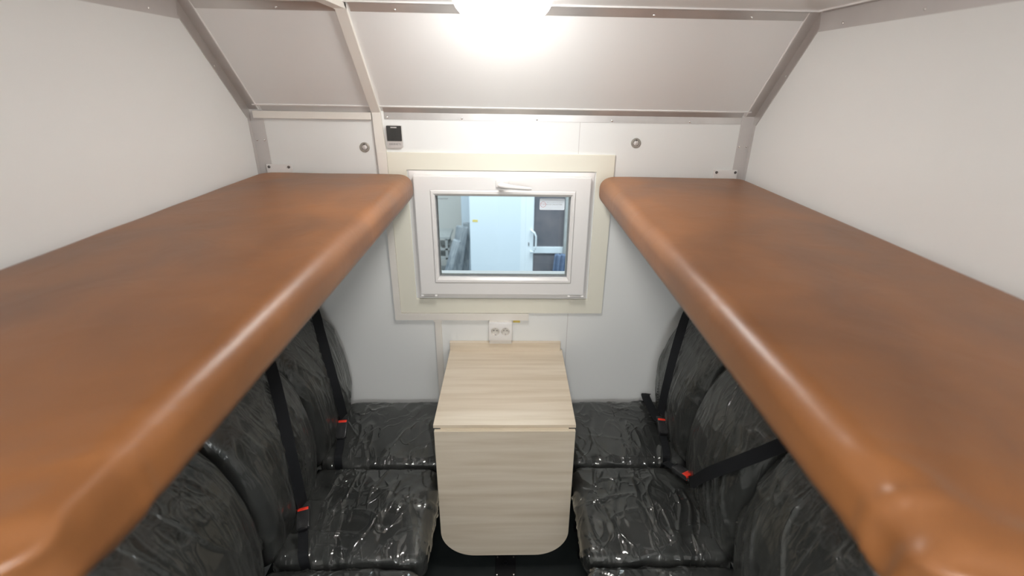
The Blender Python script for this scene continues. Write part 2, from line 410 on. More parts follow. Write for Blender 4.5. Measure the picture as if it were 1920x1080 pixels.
# angles down the slope ends against the side walls
def slope_side(sgn, label, x):
    a = B()
    w_ = .042; lo, hi = 0, 1
    # flange on the slope
    p = [sl(0), sl(1), sl(1, t_), sl(0, t_)]
    x1 = x-sgn*w_
    a.prism(p, 'x', min(x, x1), max(x, x1))
    # flange on the side wall
    q = [sl(0.0), sl(1.0), sl(.94, .044), (YB-.026, ZW-.036), (YB, ZW-.036)]
    a.prism(q, 'x', min(x, x-sgn*.0032), max(x, x-sgn*.0032))
    trim(a, label, 'steel', [((x-sgn*t_, *sl(.5, .03)), '-x' if sgn > 0 else 'x')])
    bead = [sl(.0), sl(1), sl(1, .004), sl(0, .004)]
    xb = x-sgn*(w_+.004)
    trim(B().prism(bead, 'x', min(xb, x1), max(xb, x1)), label.replace('steel angle', 'thin white bead beside the steel angle'), 'pvc')
slope_side(-1, 'steel angle down the left edge of the slope', XL)
slope_side(1, 'steel angle down the right edge of the slope', XR)
# corner strips, back wall against side walls
def corner(sgn, x, label):
    a = B(); x1 = x-sgn*.058
    a.box(min(x, x1), max(x, x1), YB-.0014, YB, 0.02, ZW-.002)
    a.box(min(x, x-sgn*.0018), max(x, x-sgn*.0018), YB-.022, YB, 0.02, ZW-.02)
    xa = x-sgn*.046
    trim(a, label, 'steelpaint', [((xa, YB-t_, 1.872), 'y'), ((x-sgn*.014, YB-t_, 1.872), 'y'), ((x-sgn*t_, YB-.014, 1.3), '-x' if sgn > 0 else 'x')])
corner(-1, XL, 'grey steel corner strip behind the left bunk')
corner(1, XR, 'grey steel corner strip behind the right bunk')
# ceiling / side wall angles
def ceil_side(sgn, x, label):
    a = B()
    a.box(min(x, x-sgn*.0022), max(x, x-sgn*.0022), YF, YC+.004, ZC-.062, ZC)
    a.box(min(x, x-sgn*.03), max(x, x-sgn*.03), YF, YC-.01, ZC-t_, ZC)
    ys = (1.76, 1.42, .9) if sgn > 0 else (1.75, 1.2)
    trim(a, label, 'steelpaint', [((x-sgn*t_, y, 2.318), '-x' if sgn > 0 else 'x') for y in ys])
    xb = x-sgn*.034
    trim(B().box(min(xb, x-sgn*.03), max(xb, x-sgn*.03), YF, YC-.038, ZC-.005, ZC), label.replace('grey steel angle', 'thin white bead by the grey steel angle'), 'pvc')
ceil_side(-1, XL, 'grey steel angle between ceiling and left wall')
ceil_side(1, XR, 'grey steel angle between ceiling and right wall')

# ------------------------------------------------------------------ window
# cream casing on the wall
def frame(x0, x1, z0, z1, ix0, ix1, iz0, iz1, y0, y1, bev=.0015):
    """mitred frame: outer rect, inner rect, extruded y0..y1 (y0 nearer the room)"""
    bm = bmesh.new()
    O = [(x0, z0), (x1, z0), (x1, z1), (x0, z1)]; I = [(ix0, iz0), (ix1, iz0), (ix1, iz1), (ix0, iz1)]
    vo0 = [bm.verts.new((p[0], y0, p[1])) for p in O]; vi0 = [bm.verts.new((p[0], y0, p[1])) for p in I]
    vo1 = [bm.verts.new((p[0], y1, p[1])) for p in O]; vi1 = [bm.verts.new((p[0], y1, p[1])) for p in I]
    for i in range(4):
        j = (i+1) % 4
        bm.faces.new((vo0[i], vo0[j], vi0[j], vi0[i])); bm.faces.new((vo1[i], vi1[i], vi1[j], vo1[j]))
        bm.faces.new((vo0[i], vo1[i], vo1[j], vo0[j])); bm.faces.new((vi0[i], vi0[j], vi1[j], vi1[i]))
    if bev: bmesh.ops.bevel(bm, geom=[e for e in bm.edges if all(abs(v.co.y-y0) < 1e-6 for v in e.verts) and not any(v in vi0 for v in e.verts) ^ all(v in vi0 for v in e.verts)], offset=bev, segments=2, affect='EDGES')
    b_ = B(); b_.bm.free(); b_.bm = bm
    return b_
trim(frame(-.549, .472, 1.036, 1.828, -.468, .393, 1.115, 1.752, YB-.010, YB), 'cream painted casing boards around the window', 'cream')
win = empty('window_1', (-.035, YB, 1.118), 'white hinged window in the middle of the back wall', 'window'); win['kind'] = 'structure'
frame(-.4615, .3855, 1.1185, 1.7495, -.40, .325, 1.18, 1.69, YB-.006, YB+.045).build('window_frame', M['pvc'], win)
sash = frame(-.437, .367, 1.150, 1.730, -.362, .298, 1.215, 1.667, YB-.036, YB+.012, .003).build('sash', M['pvc'], win)
# glazing bead: sloping inward
def bead_frame():
    bm = bmesh.new()
    prof = [(0, 0), (.004, -.004), (.012, -.004), (.020, .006), (.020, .03), (0, .03)]   # inset, y
    rings = []
    for ins, yy in prof:
        x0, x1, z0, z1 = -.364+ins, .300-ins, 1.213+ins*1.35, 1.669-ins*1.35
        rings.append([bm.verts.new((x, YB-.036+yy, z)) for x, z in ((x0, z0), (x1, z0), (x1, z1), (x0, z1))])
    for a, b2_ in zip(rings, rings[1:]+rings[:1]):
        for i in range(4): bm.faces.new((a[i], a[(i+1) % 4], b2_[(i+1) % 4], b2_[i]))
    b_ = B(); b_.bm.free(); b_.bm = bm; return b_
bead_frame().build('glazing_bead', M['pvc'], win)
frame(-.344, .280, 1.240, 1.642, -.3405, .2765, 1.2445, 1.6385, YB-.014, YB-.006, 0).build('gasket', M['gasket'], win)
B().box(-.345, .281, YB-.006, YB-.002, 1.238, 1.643).build('pane', M['glass'], win)
frame(-.346, .282, 1.236, 1.644, -.336, .272, 1.250, 1.634, YB-.002, YB+.006, 0).build('spacer_bar', M['silver'], win)
frame(-.4615, .3855, 1.1185, 1.7495, -.352, .288, 1.232, 1.652, YB+.046, YB+.085, 0).build('outer_frame', M['pvc'], win)
# hinges
for hx in (-.435, .288):
    h = B().cyl((hx+.039, YB-.036, 1.1435), .0045, .058, 'x', 14).build('hinge', M['steel'], win, True)
    for q in (hx+.006, hx+.072): B().cyl((q, YB-.036, 1.1435), .0058, .012, 'x', 14).build('hinge_cap', M['pvc'], h, True)
# handle
hd = B()
hd.box(-.066, -.008, YB-.048, YB-.036, 1.684, 1.716, .004)
hd = hd.build('handle', M['pvc'], win, True)
lv = B().cyl((-.040, YB-.058, 1.699), .012, .03, 'y', 20)
lv.tube([(-.050, YB-.072, 1.700), (-.040, YB-.080, 1.700), (-.02, YB-.083, 1.698), (.01, YB-.083, 1.694), (.05, YB-.081, 1.690), (.085, YB-.079, 1.687), (.094, YB-.078, 1.686)], [.010, .0125, .0125, .010, .0085, .0075, .004], 14)
lv.build('lever', M['pvc'], hd, True, 50)

# text helper: writing turned into mesh
def text(body, size, mat_, parent, loc, mirror=False, name='lettering', squash=1.0):
    cu = bpy.data.curves.new(name, 'FONT'); cu.body = body; cu.size = size; cu.extrude = .0001; cu.align_x = 'CENTER'; cu.align_y = 'CENTER'; cu.resolution_u = 2
    o = bpy.data.objects.new(name, cu); C.objects.link(o)
    dg = bpy.context.evaluated_depsgraph_get(); me = bpy.data.meshes.new_from_object(o.evaluated_get(dg))
    bpy.data.objects.remove(o); me.name = name; me.materials.clear(); me.materials.append(mat_)
    base = Vector((0, 0, 0)); p = parent
    while p is not None: base += Vector(p.location); p = p.parent
    for v in me.vertices:
        x, y, z = v.co
        if mirror: x = -x
        v.co = Vector((loc[0]+x*squash, loc[1]-z, loc[2]+y))-base
    if mirror: me.flip_normals()
    return link(bpy.data.objects.new(name, me), parent)
# sticker on the outside of the pane, read from behind
st = empty('window_sticker', (.195, YB-.0072, 1.575), 'white company sticker in the top right corner of the window pane', 'sticker')
def rrect(b_, x0, x1, z0, z1, r, y0, y1, k=5):
    pts = []
    for cx_, cz_, a0 in ((x1-r, z0+r, -PI/2), (x1-r, z1-r, 0), (x0+r, z1-r, PI/2), (x0+r, z0+r, PI)):
        for i in range(k+1): a = a0+PI/2*i/k; pts.append((cx_+r*math.cos(a), cz_+r*math.sin(a)))
    return b_.prism(pts, 'y', y0, y1)
rrect(B(), .137, .254, 1.574, 1.628, .005, YB-.0072, YB-.0064).build('backing', M['stickerwhite'], st)
ring = B().lathe((.1535, YB-.0073, 1.600), [(.0135, 0), (.0135, .0003), (.0118, .0003), (.0118, 0)], 'y', 32, -1, False).build('logo_ring', M['redink'], st)
text('ПСТ', .011, M['redink'], st, (.1535, YB-.0076, 1.600), True, 'logo_lettering')
text('АВТОСИСТЕМА', .0098, M['greyink'], st, (.205, YB-.0076, 1.600), True)
text('ГРУППА КОМПАНИЙ ПО ТЕХНИКЕ', .0044, M['greyink'], st, (.207, YB-.0076, 1.609), True)
# small grey print in the top left corner of the pane
pm = text('прозрачно', .012, M['greyink'], None, (-.318, YB-.0068, 1.622), True, 'pane_print'); tag(pm, 'faint grey print in the top left corner of the window pane', 'print')

# ------------------------------------------------------------------ cable ducts
def duct_box(b_, x0, x1, y0, y1, z0, z1): return b_.box(x0, x1, y0, y1, z0, z1, .0015, 1)
dw = .031; dt = .016
dk = empty('cable_duct', (-.57, YB, 1.0), 'cream cable duct bending round the left side of the window and up to the ceiling', 'cable duct')
B().prism([(-.5805, .998), (-.5495, 1.0345), (-.5495, 1.83), (-.560, ZW), (-.596, ZW), (-.5805, 1.45)], 'y', YB-dt, YB).build('window_side_run', M['duct'], dk)
dB = B(); dB.prism([(-.5805, .998), (.097, .998), (.097, 1.0345), (-.5495, 1.0345)], 'y', YB-dt, YB); dB.build('window_bottom_run', M['duct'], dk)
ux0, ux1 = -.598, -.560
B().prism([sl(0), sl(1), (YC-nrm.y*0, ZC), (YC-.02, ZC), (YC-.010, ZC-dt-.008), sl(1, dt), sl(0, dt)], 'x', ux0, ux1).build('slope_run', M['duct'], dk)
B().prism([(ux0, YC+.002), (ux1, YC+.002), (ux1, -.6), (ux0, -.6)], 'z', ZC-.022, ZC).build('ceiling_run', M['duct'], dk)
d2 = empty('cable_duct', (-.366, YB, .535), 'narrow vertical cable duct dropping from the window duct beside the table', 'cable duct')
duct_box(B(), -.384, -.350, YB-.013, YB, .535, .9975).build('duct_cover', M['duct'], d2)
B().prism([(-.392, .9975), (-.342, .9975), (-.3505, .985), (-.3835, .985)], 'y', YB-.0145, YB).build('joint_cover', M['duct'], d2)
d3 = B(); duct_box(d3, -1.100, -.600, YB-.020, YB-.0025, 1.9635, 1.993); tag(d3.build('cable_duct', M['duct']), 'horizontal cream cable duct above the end of the left bunk', 'cable duct')

# wall socket
so = empty('double_socket', (-.048, YB, .88), 'white double power socket above the table', 'power socket')
B().box(-.105, .012, YB-.030, YB, .868, .9975, .004).build('back_box', M['duct'], so)
cp = B().box(-.107, .014, YB-.044, YB-.029, .895, .998, .005).build('cover_plate', M['pvc'], so, True)
cut = B()
for cx_ in (-.0725, -.0215): cut.cyl((cx_, YB-.044, .948), .0222, .024, 'y', 40)
cut = cut.build('cut', M['pvc']); md = cp.modifiers.new('b', 'BOOLEAN'); md.object = cut; md.solver = 'EXACT'
dg = bpy.context.evaluated_depsgraph_get(); nm = bpy.data.meshes.new_from_object(cp.evaluated_get(dg)); cp.modifiers.clear(); cp.data = nm
bpy.data.objects.remove(cut)
for i, cx_ in enumerate((-.0725, -.0215)):
    w_ = B().lathe((cx_, YB-.0445, .948), [(.0222, 0), (.0212, 0), (.0205, -.0125), (.0005, -.0125)], 'y', 40, -1, False).build('socket_well', M['duct'], so, True)
    for dx in (-.008, .008): B().cyl((cx_+dx, YB-.0325, .948), .0025, .002, 'y', 10).build('pin_hole', M['bolt'], w_)
    for dz in (-.018, .018): B().box(cx_-.003, cx_+.003, YB-.0445, YB-.033, .948+dz-.002, .948+dz+.002).build('earth_clip', M['silver'], w_)
yl = B().box(.018, .054, YB-.0006, YB, .978, .991).build('yellow_label', M['yellow']); tag(yl, 'tiny yellow label on the wall right of the power socket', 'label')

# reader / thermostat
rd = empty('wall_panel_unit', (-.507, YB, 1.85), 'small black and silver control unit above the window corner', 'control unit')
rrect(B(), -.541, -.474, 1.849, 1.942, .005, YB-.016, YB).build('housing', M['silver'], rd)
rrect(B(), -.5395, -.4755, 1.877, 1.9405, .003, YB-.0185, YB-.0155).build('black_face', M['darkplastic'], rd)
B().box(-.521, -.495, YB-.0192, YB-.018, 1.931, 1.936).build('indicator', M['silver'], rd)
text('НАММЕТS', .0105, M['ink'], rd, (-.507, YB-.0163, 1.863), False)
# round metal fittings
for i, (x, z, lab) in enumerate(((-.645, 1.847, 'round metal fitting on the wall left of the black control unit'), (.56, 1.881, 'round metal fitting on the wall right of the window'))):
    f = empty('round_fitting', (x, YB, z), lab, 'wall fitting', 'round metal wall fittings')
    B().lathe((x, YB, z), [(.0215, 0), (.0215, .004), (.019, .006), (.0135, .006), (.012, .003)], 'y', 36, -1).build('rim', M['fitting'], f, True)
    B().lathe((x, YB-.003, z), [(.012, 0), (.011, .004), (.006, .006), (.002, .0065)], 'y', 24, -1).build('lens', M['silver'], f, True)
    B().box(x-.0025, x+.0025, YB-.008, YB-.004, z+.009, z+.016).build('slot', M['bolt'], f)

# ------------------------------------------------------------------ ceiling lamps
lampmat = emit_mat('lit_lamp_dome', (1.0, .98, .955), LAMP_EMIT); fill_lampmat = emit_mat('fill_lamp_dome', (1.0, .98, .955), FILL_LAMP_EMIT)
def lamp(x, y, label, lm):
    t = empty('ceiling_lamp', (x, y, ZC), label, 'lamp')
    B().lathe((x, y, ZC), [(.150, 0), (.152, -.008), (.150, -.020), (.142, -.024)], 'z', 64).build('rim', M['pvc'], t, True)
    prof = [(.141*math.cos(a), -.022-.072*math.sin(a)) for a in [PI/2*k/16 for k in range(16)]]+[(.004, -.094)]
    B().lathe((x, y, ZC), prof, 'z', 64).build('dome', lm, t, True, 60)
    return t
lamp(-.025, 1.60, 'bright round dome lamp on the ceiling above the window', lampmat)
lamp(-.025, -.28, 'unseen round dome lamp added behind the viewer to light the aisle', fill_lampmat)  # extra lamp added out of view to brighten the aisle

# ------------------------------------------------------------------ bunks
def make_bunk(x0, x1, y0, y1, ztop, label, side):
    cx_, cyy = (x0+x1)/2, (y0+y1)/2; T = .118
    root = empty('upper_bunk', (cx_, cyy, ztop-T), label, 'bunk', None)
    V, F, N = pillow((x1-x0)/2, (y1-y0)/2, .075, T, .046, n=520, ne=12, nf=34)
    Nn = vnormals(V, F)
    P = V+np.array([cx_, cyy, 0])
    disp = noise3(P, (4, 1.6, 4), 3)*.0022+noise3(P, (11, 7, 11), 5)*.0008
    # puckers near the close end where the cover is folded
    end = np.clip(1-(V[:, 1]+(y1-y0)/2)/.24, 0, 1)
    nose = np.clip(1-(((x1-x0)/2)-(V[:, 0] if side < 0 else -V[:, 0]))/.16, 0, 1)
    q = np.stack([V[:, 0]*1.0+V[:, 2]*.6, V[:, 1]+V[:, 0]*side*.5, V[:, 2]], 1)
    disp += end**1.6*nose**.7*(ridge(q, (6, 21, 11), 8, 3)-.55)*.026
    disp += end*(noise3(P, (7, 9, 7), 12))*.004
    # crown of the top
    crown = np.clip(1-(np.abs(V[:, 0])/((x1-x0)/2))**2, 0, 1)*np.clip(1-(np.abs(V[:, 1])/((y1-y0)/2))**6, 0, 1)
    V = V+Nn*disp[:, None]; V[:, 2] += np.where(V[:, 2] > 0, crown*.006, 0)
    V += np.array([cx_, cyy, ztop-T/2-.004])
    mesh('mattress', V, F, M['leather'], root, True, None, True)
    B().box(x0+(.01 if side < 0 else .09), x1-(.09 if side < 0 else .01), y0+.05, y1-.02, ztop-T-.022, ztop-T-.002).build('bunk_board', M['board'], root)
    return root
LB = make_bunk(XL+.004, -.430, .288, 2.222, 1.744, 'long brown leather bunk mattress on the left wall', -1)
RB = make_bunk(.398, XR-.004, .268, 2.222, 1.744, 'long brown leather bunk mattress on the right wall', 1)
for bk, x0, x1, bx in ((LB, -1.089, -.976, (-1.077, -.990)), (RB, .930, 1.041, (.944, 1.031))):
    br = B().box(x0, x1, YB-.008, YB-.0025, 1.64, 1.769, .001, 1).build('mounting_plate', M['pvc'], bk)
    for x in bx: B().lathe((x, YB-.008, 1.7575), [(.0062, 0), (.006, .002), (.004, .0045), (.001, .0055)], 'y', 16, -1).build('bolt', M['bolt'], br, True)

# ------------------------------------------------------------------ seats
ZS = .500
prof_z = [.40, .50, .58, .66, .76, .84, .92, 1.0, 1.06, 1.12, 1.20]
prof_u = [.262, .283, .296, .303, .301, .290, .268, .232, .188, .140, .08]
def ufront(z): return np.interp(z, prof_z, prof_u)
HW = .2375
def make_seat(side, y0, seed, label, group):
    xw = XL if side < 0 else XR
    s = 1 if side < 0 else -1
    root = empty('passenger_seat', (xw+s*.45, y0, 0), label, 'seat', group)
    def out(name, V, F, mt, parent):
        W = V.copy(); W[:, 0] = xw+s*V[:, 0]
        FF = F if s > 0 else [tuple(reversed(f)) for f in F]
        return mesh(name, W, FF, mt, parent, True, None, True)
    rng = np.random.RandomState(seed); ofs = rng.rand(3)*50
    # cushion: local u = distance from the side wall
    T = .115
    for film in (0, 1):
        V, F, N = pillow(.283, .2395, .055, T, .036, n=420 if film else 240, ne=9, nf=44 if film else 24)
        Nn = vnormals(V, F); P = V+ofs
        crown = np.clip(1-(np.abs(V[:, 0])/.29)**2.5, 0, 1)*np.clip(1-(np.abs(V[:, 1])/HW)**2.5, 0, 1)
        d_ = noise3(P, 6, seed)*.003
        if film:
            Wp = P+np.stack([noise3(P, 5, seed+9), noise3(P, 5, seed+10), noise3(P, 5, seed+11)], 1)*.05
            ang = rng.rand()*.9-.2; ca, sa = math.cos(ang), math.sin(ang)
            q = np.stack([Wp[:, 0]*ca+Wp[:, 1]*sa, -Wp[:, 0]*sa+Wp[:, 1]*ca, Wp[:, 2]], 1)
            r1 = ridge(q, (4, 11, 5), seed+1, 9); r2 = ridge(q[:, [1, 0, 2]], (5, 16, 6), seed+2, 9)
            msk = np.clip(noise3(P, 4.5, seed+4)*1.4+.45, 0, 1); msk2 = np.clip(noise3(P, 6, seed+5)*1.6+.2, 0, 1)
            edge = np.clip(np.maximum(np.abs(V[:, 0])/.29, np.abs(V[:, 1])/HW)-.78, 0, 1)*4
            r3 = ridge(Wp, (24, 24, 18), seed+6, 5)
            d_ = d_+.0022+r1*msk*.0085+r2*msk2*.0075+r3*np.clip(edge, 0, 1)*.0035
        V2 = V+Nn*d_[:, None]; V2[:, 2] += np.where(V[:, 2] > 0, crown*.020, 0)
        V2 += np.array([.531 if side < 0 else .507, y0, ZS-T/2+.002])
        if not film: cu = out('seat_cushion', V2, F, M['vinyl'], root)
        else: out('plastic_film', V2, F, M['film'], cu)
    # backrest: pillow plan in (y,z), thickness along u
    T = .17; z0, z1 = .44, 1.19
    for film in (0, 1):
        V, F, N = pillow(HW+.006, (z1-z0)/2, .065, T, .066, n=420 if film else 240, ne=14 if film else 10, nf=40 if film else 24)
        Nn = vnormals(V, F); P = V+ofs+7
        bul = np.clip(1-(np.abs(V[:, 0])/HW)**2.2, 0, 1)
        d_ = noise3(P, 5, seed+20)*.004
        if film:
            Wp = P+np.stack([noise3(P, 4, seed+29), noise3(P, 4, seed+30), noise3(P, 4, seed+31)], 1)*.06
            ang = s*(-.28)+rng.rand()*.2; ca, sa = math.cos(ang), math.sin(ang)
            q = np.stack([Wp[:, 0]*ca+Wp[:, 1]*sa, -Wp[:, 0]*sa+Wp[:, 1]*ca, Wp[:, 2]], 1)
            r1 = ridge(q, (17, 2.4, 5), seed+21, 9); r2 = ridge(q, (27, 5, 6), seed+22, 10)
            msk = np.clip(noise3(P, 3.5, seed+24)*1.4+.6, 0, 1); msk2 = np.clip(noise3(P, 6, seed+25)*1.6+.3, 0, 1)
            d_ = d_+.0025+r1*msk*.013+r2*msk2*.009
        V2 = V+Nn*d_[:, None]
        zz = V2[:, 1]+(z0+z1)/2
        U = ufront(zz)-.024+bul*.024*(V[:, 2] > -.02)+(V2[:, 2]-T/2)
        U = np.maximum(U, .012+.001*film)
        W = np.stack([U, V2[:, 0]*-1+y0, zz], 1)
        # map kept handedness: (y,z,thick)->(u,y,z) with y flipped
        if not film: bk = out('seat_back', W, [tuple(reversed(f)) for f in F], M['vinyl'], root)
        else: out('plastic_film', W, [tuple(reversed(f)) for f in F], M['filmback'], bk)
    # steel base under the cushion
    xa, xb = sorted((xw+s*.30, xw+s*.76))
    B().box(xa, xb, y0-.21, y0+.21, .345, .384, .004).build('seat_pan', M['blackmetal'], root)
    for dy in (-.17, .17):
        for ux in (.36, .70):
            xx = xw+s*ux
            B().box(xx-.018, xx+.018, y0+dy-.018, y0+dy+.018, .004, .346).build('leg', M['blackmetal'], root)
        B().box(min(xw+s*.32, xw+s*.74), max(xw+s*.32, xw+s*.74), y0+dy-.022, y0+dy+.022, 0, .006).build('foot_rail', M['blackmetal'], root)
    return root
SY = (1.985, 1.489, .991)
where = ('by the back wall', 'second from the back wall', 'nearest the viewer', '')
SEATS = {}
for side, sn in ((-1, 'left'), (1, 'right')):
    for k, y in enumerate(SY[:3]):
        SEATS[side, k] = make_seat(side, y, 11+k*7+(50 if side > 0 else 0), 'black seat in plastic film on the %s side, %s' % (sn, where[k]), 'film-wrapped passenger seats')


# ------------------------------------------------------------------ seat belts
def ribbon(pts, width, thick, wdir, name, mt, parent, sub=6):
    P = [Vector(p) for p in pts]
    Q = []
    for i in range(len(P)-1):
        a = P[max(i-1, 0)]; b_ = P[i]; c = P[i+1]; d_ = P[min(i+2, len(P)-1)]
        for k in range(sub):
            t = k/sub
            Q.append(.5*((2*b_)+(c-a)*t+(2*a-5*b_+4*c-d_)*t*t+(3*b_-a-3*c+d_)*t**3))
    Q.append(P[-1]); V = []; F = []
    wd = Vector(wdir).normalized()
    for i, q in enumerate(Q):
        t = (Q[min(i+1, len(Q)-1)]-Q[max(i-1, 0)]).normalized()
        w_ = (wd-t*wd.dot(t)).normalized(); n_ = t.cross(w_)
        for sx, sn in ((-1, -1), (1, -1), (1, 1), (-1, 1)): V.append(q+w_*sx*width/2+n_*sn*thick/2)
    for i in range(len(Q)-1):
        for k in range(4): F.append((i*4+k, i*4+(k+1) % 4, i*4+4+(k+1) % 4, i*4+4+k))
    F.append((0, 1, 2, 3)); m_ = (len(Q)-1)*4; F.append((m_+3, m_+2, m_+1, m_))
    o = mesh(name, V, F, mt, parent, True, 40)
    return o
def oriented_box(b_, c, ax, wd, L, W_, T, bev=.003):
    ax = Vector(ax).normalized(); w_ = Vector(wd); w_ = (w_-ax*w_.dot(ax)).normalized(); n_ = ax.cross(w_)
    if n_.z < 0: n_ = -n_
    m_ = Matrix((( w_.x, ax.x, n_.x, c[0]), (w_.y, ax.y, n_.y, c[1]), (w_.z, ax.z, n_.z, c[2]), (0, 0, 0, 1)))
    t = B().box(-W_/2, W_/2, -L/2, L/2, -T/2, T/2, bev)
    for v in t.bm.verts: v.co = m_ @ v.co
    me = bpy.data.meshes.new('t'); t.bm.to_mesh(me); t.bm.free(); b_.bm.from_mesh(me); bpy.data.meshes.remove(me)
    return b_
def seat_belt(label, strap, wdir, btop, bbot, bw, stalk, extra=None, red_len=.013):
    root = empty('seat_belt', btop, label, 'seat belt', 'black seat belts over the seats')
    ribbon(strap, .046, .0022, wdir, 'webbing', M['webbing'], root)
    a0 = strap[0]; xa, xb = sorted((a0[0]+(.004 if a0[0] < 0 else -.004), XL if a0[0] < 0 else XR))
    B().box(xa, xb, a0[1]-.03, a0[1]+.03, a0[2]-.02, a0[2]+.03, .004).build('anchor_loop', M['buckle'], root, True)
    a = (Vector(btop)-Vector(bbot)).normalized(); L = .086; c = Vector(btop)-a*L/2+Vector((0, 0, .008))
    w_ = Vector(bw); w_ = (w_-a*w_.dot(a)).normalized(); n_ = a.cross(w_); n_ = -n_ if n_.z < 0 else n_
    bk = oriented_box(B(), c, a, bw, L, .046, .022, .004).build('buckle', M['buckle'], root, True)
    oriented_box(B(), c+a*(L/2-red_len/2+.001)+n_*.0015, a, bw, red_len, .040, .0215, .002).build('release_button', M['red'], bk, True)
    oriented_box(B(), Vector(btop)+a*.012+Vector((0, 0, .010)), a, bw, .022, .050, .004, .0015).build('latch_plate', M['buckle'], root, True)
    oriented_box(B(), c-a*.034, a, bw, .03, .034, .021, .003).build('sleeve', M['blackmetal'], bk, True)
    ribbon(stalk, .034, .004, bw, 'stalk', M['webbing'], root)
    if extra: ribbon(extra, .046, .0022, (1, 0, 0), 'lap_strap', M['webbing'], root)
seat_belt('black seat belt on the left seat next to the back wall, with red buckle',
          [(-1.10, 2.20, 1.30), (-1.03, 2.185, 1.20), (-.953, 2.150, 1.109), (-.893, 2.047, 1.031), (-.842, 1.962, .937), (-.806, 1.918, .794), (-.802, 1.938, .640), (-.803, 1.945, .615)], (.45, .9, 0),
          (-.803, 1.930, .590), (-.796, 1.857, .552), (1, 0, 0), [(-.796, 1.862, .556), (-.785, 1.800, .546), (-.780, 1.752, .530), (-.78, 1.742, .46)])
seat_belt('black seat belt hanging straight down the second left seat from the back wall',
          [(-1.08, 1.80, 1.30), (-1.01, 1.74, 1.19), (-.942, 1.661, 1.095), (-.864, 1.535, .986), (-.812, 1.443, .837), (-.800, 1.422, .653), (-.806, 1.436, .585)], (.45, .9, 0),
          (-.801, 1.425, .566), (-.764, 1.316, .548), (1, .15, 0), [(-.775, 1.345, .553), (-.755, 1.290, .545), (-.742, 1.250, .530), (-.735, 1.240, .46)])
seat_belt('black seat belt on the right seat next to the back wall, with red buckle',
          [(1.04, 2.215, 1.30), (.97, 2.20, 1.20), (.892, 2.165, 1.091), (.805, 2.026, .960), (.759, 1.954, .796), (.757, 1.968, .610)], (-.45, .9, 0),
          (.762, 1.955, .572), (.745, 1.831, .550), (1, 0, 0), [(.748, 1.880, .556), (.740, 1.800, .548), (.735, 1.755, .530), (.735, 1.742, .46)],
          [(.765, 2.236, .54), (.748, 2.20, .550), (.750, 2.10, .550), (.757, 1.98, .556)])
seat_belt('black seat belt pulled slantwise across the second right seat to a large red buckle',
          [(1.04, 1.15, 1.27), (.98, 1.17, 1.20), (.923, 1.190, 1.130), (.846, 1.230, 1.031), (.788, 1.292, .922), (.752, 1.392, .778), (.752, 1.490, .640), (.760, 1.540, .590)], (0, -.75, -.6),
          (.775, 1.575, .572), (.738, 1.651, .556), (1, .6, 0), [(.745, 1.640, .560), (.722, 1.685, .548), (.715, 1.725, .520), (.72, 1.742, .46)], None, .028)


# ------------------------------------------------------------------ table
tb = empty('folding_table', (-.017, 1.93, 0), 'pale ash wall table with its front leaf folded down', 'table')
TX0, TX1 = -.312, .278
ZT = .823
B().box(TX0, TX1, 1.620, YB-.004, ZT-.016, ZT, .0012, 1).build('tabletop', M['wood'], tb)
B().box(TX0+.001, TX1-.010, YB-.022, YB-.001, ZT-.03, ZT+.049, .002, 2).build('upstand', M['wood'], tb)
lf = []
x0, x1, z0, z1, R_ = TX0+.006, TX1-.004, .082, ZT-.021, .150
pts = [(x0, z1), (x0+.0, z0+R_)]
for i in range(1, 17): a = PI+PI/2*i/16; pts.append((x0+R_+R_*math.cos(a), z0+R_+R_*math.sin(a)))
for i in range(0, 17): a = 1.5*PI+PI/2*i/16; pts.append((x1-R_+R_*math.cos(a), z0+R_+R_*math.sin(a)))
pts.append((x1, z1))
leaf = B().prism(pts, 'y', 1.604, 1.620).build('drop_leaf', M['wood'], tb)
# edge band round the leaf
bm = bmesh.new(); n_ = len(pts); cxm, czm = (x0+x1)/2, (z0+z1)/2
vs0 = [bm.verts.new((p[0], 1.6036, p[1])) for p in pts]; vs1 = [bm.verts.new((p[0], 1.6204, p[1])) for p in pts]
def off(i):
    a = Vector(pts[(i-1) % n_]); c = Vector(pts[(i+1) % n_]); t = (c-a).normalized(); nn = Vector((t.y, -t.x)); p = Vector(pts[i])
    if (Vector((cxm, czm))-p).dot(nn) > 0: nn = -nn
    return p+nn*.0008
o0 = [bm.verts.new((off(i).x, 1.6036, off(i).y)) for i in range(n_)]; o1 = [bm.verts.new((off(i).x, 1.6204, off(i).y)) for i in range(n_)]
for i in range(n_):
    j = (i+1) % n_
    bm.faces.new((o0[i], o0[j], o1[j], o1[i])); bm.faces.new((vs0[i], vs0[j], o0[j], o0[i])); bm.faces.new((vs1[i], o1[i], o1[j], vs1[j]))
eb = B(); eb.bm.free(); eb.bm = bm; eb.build('edge_band', M['woodedge'], leaf)
B().box(TX0+.03, TX1-.03, 1.612, 1.632, ZT-.0205, ZT-.0162).build('hinge_strip', M['woodedge'], tb)
B().box(TX0+.04, TX0+.056, 1.66, YB-.004, .40, ZT-.017).build('side_support', M['wood'], tb)
B().box(TX1-.056, TX1-.04, 1.66, YB-.004, .40, ZT-.017).build('side_support', M['wood'], tb)
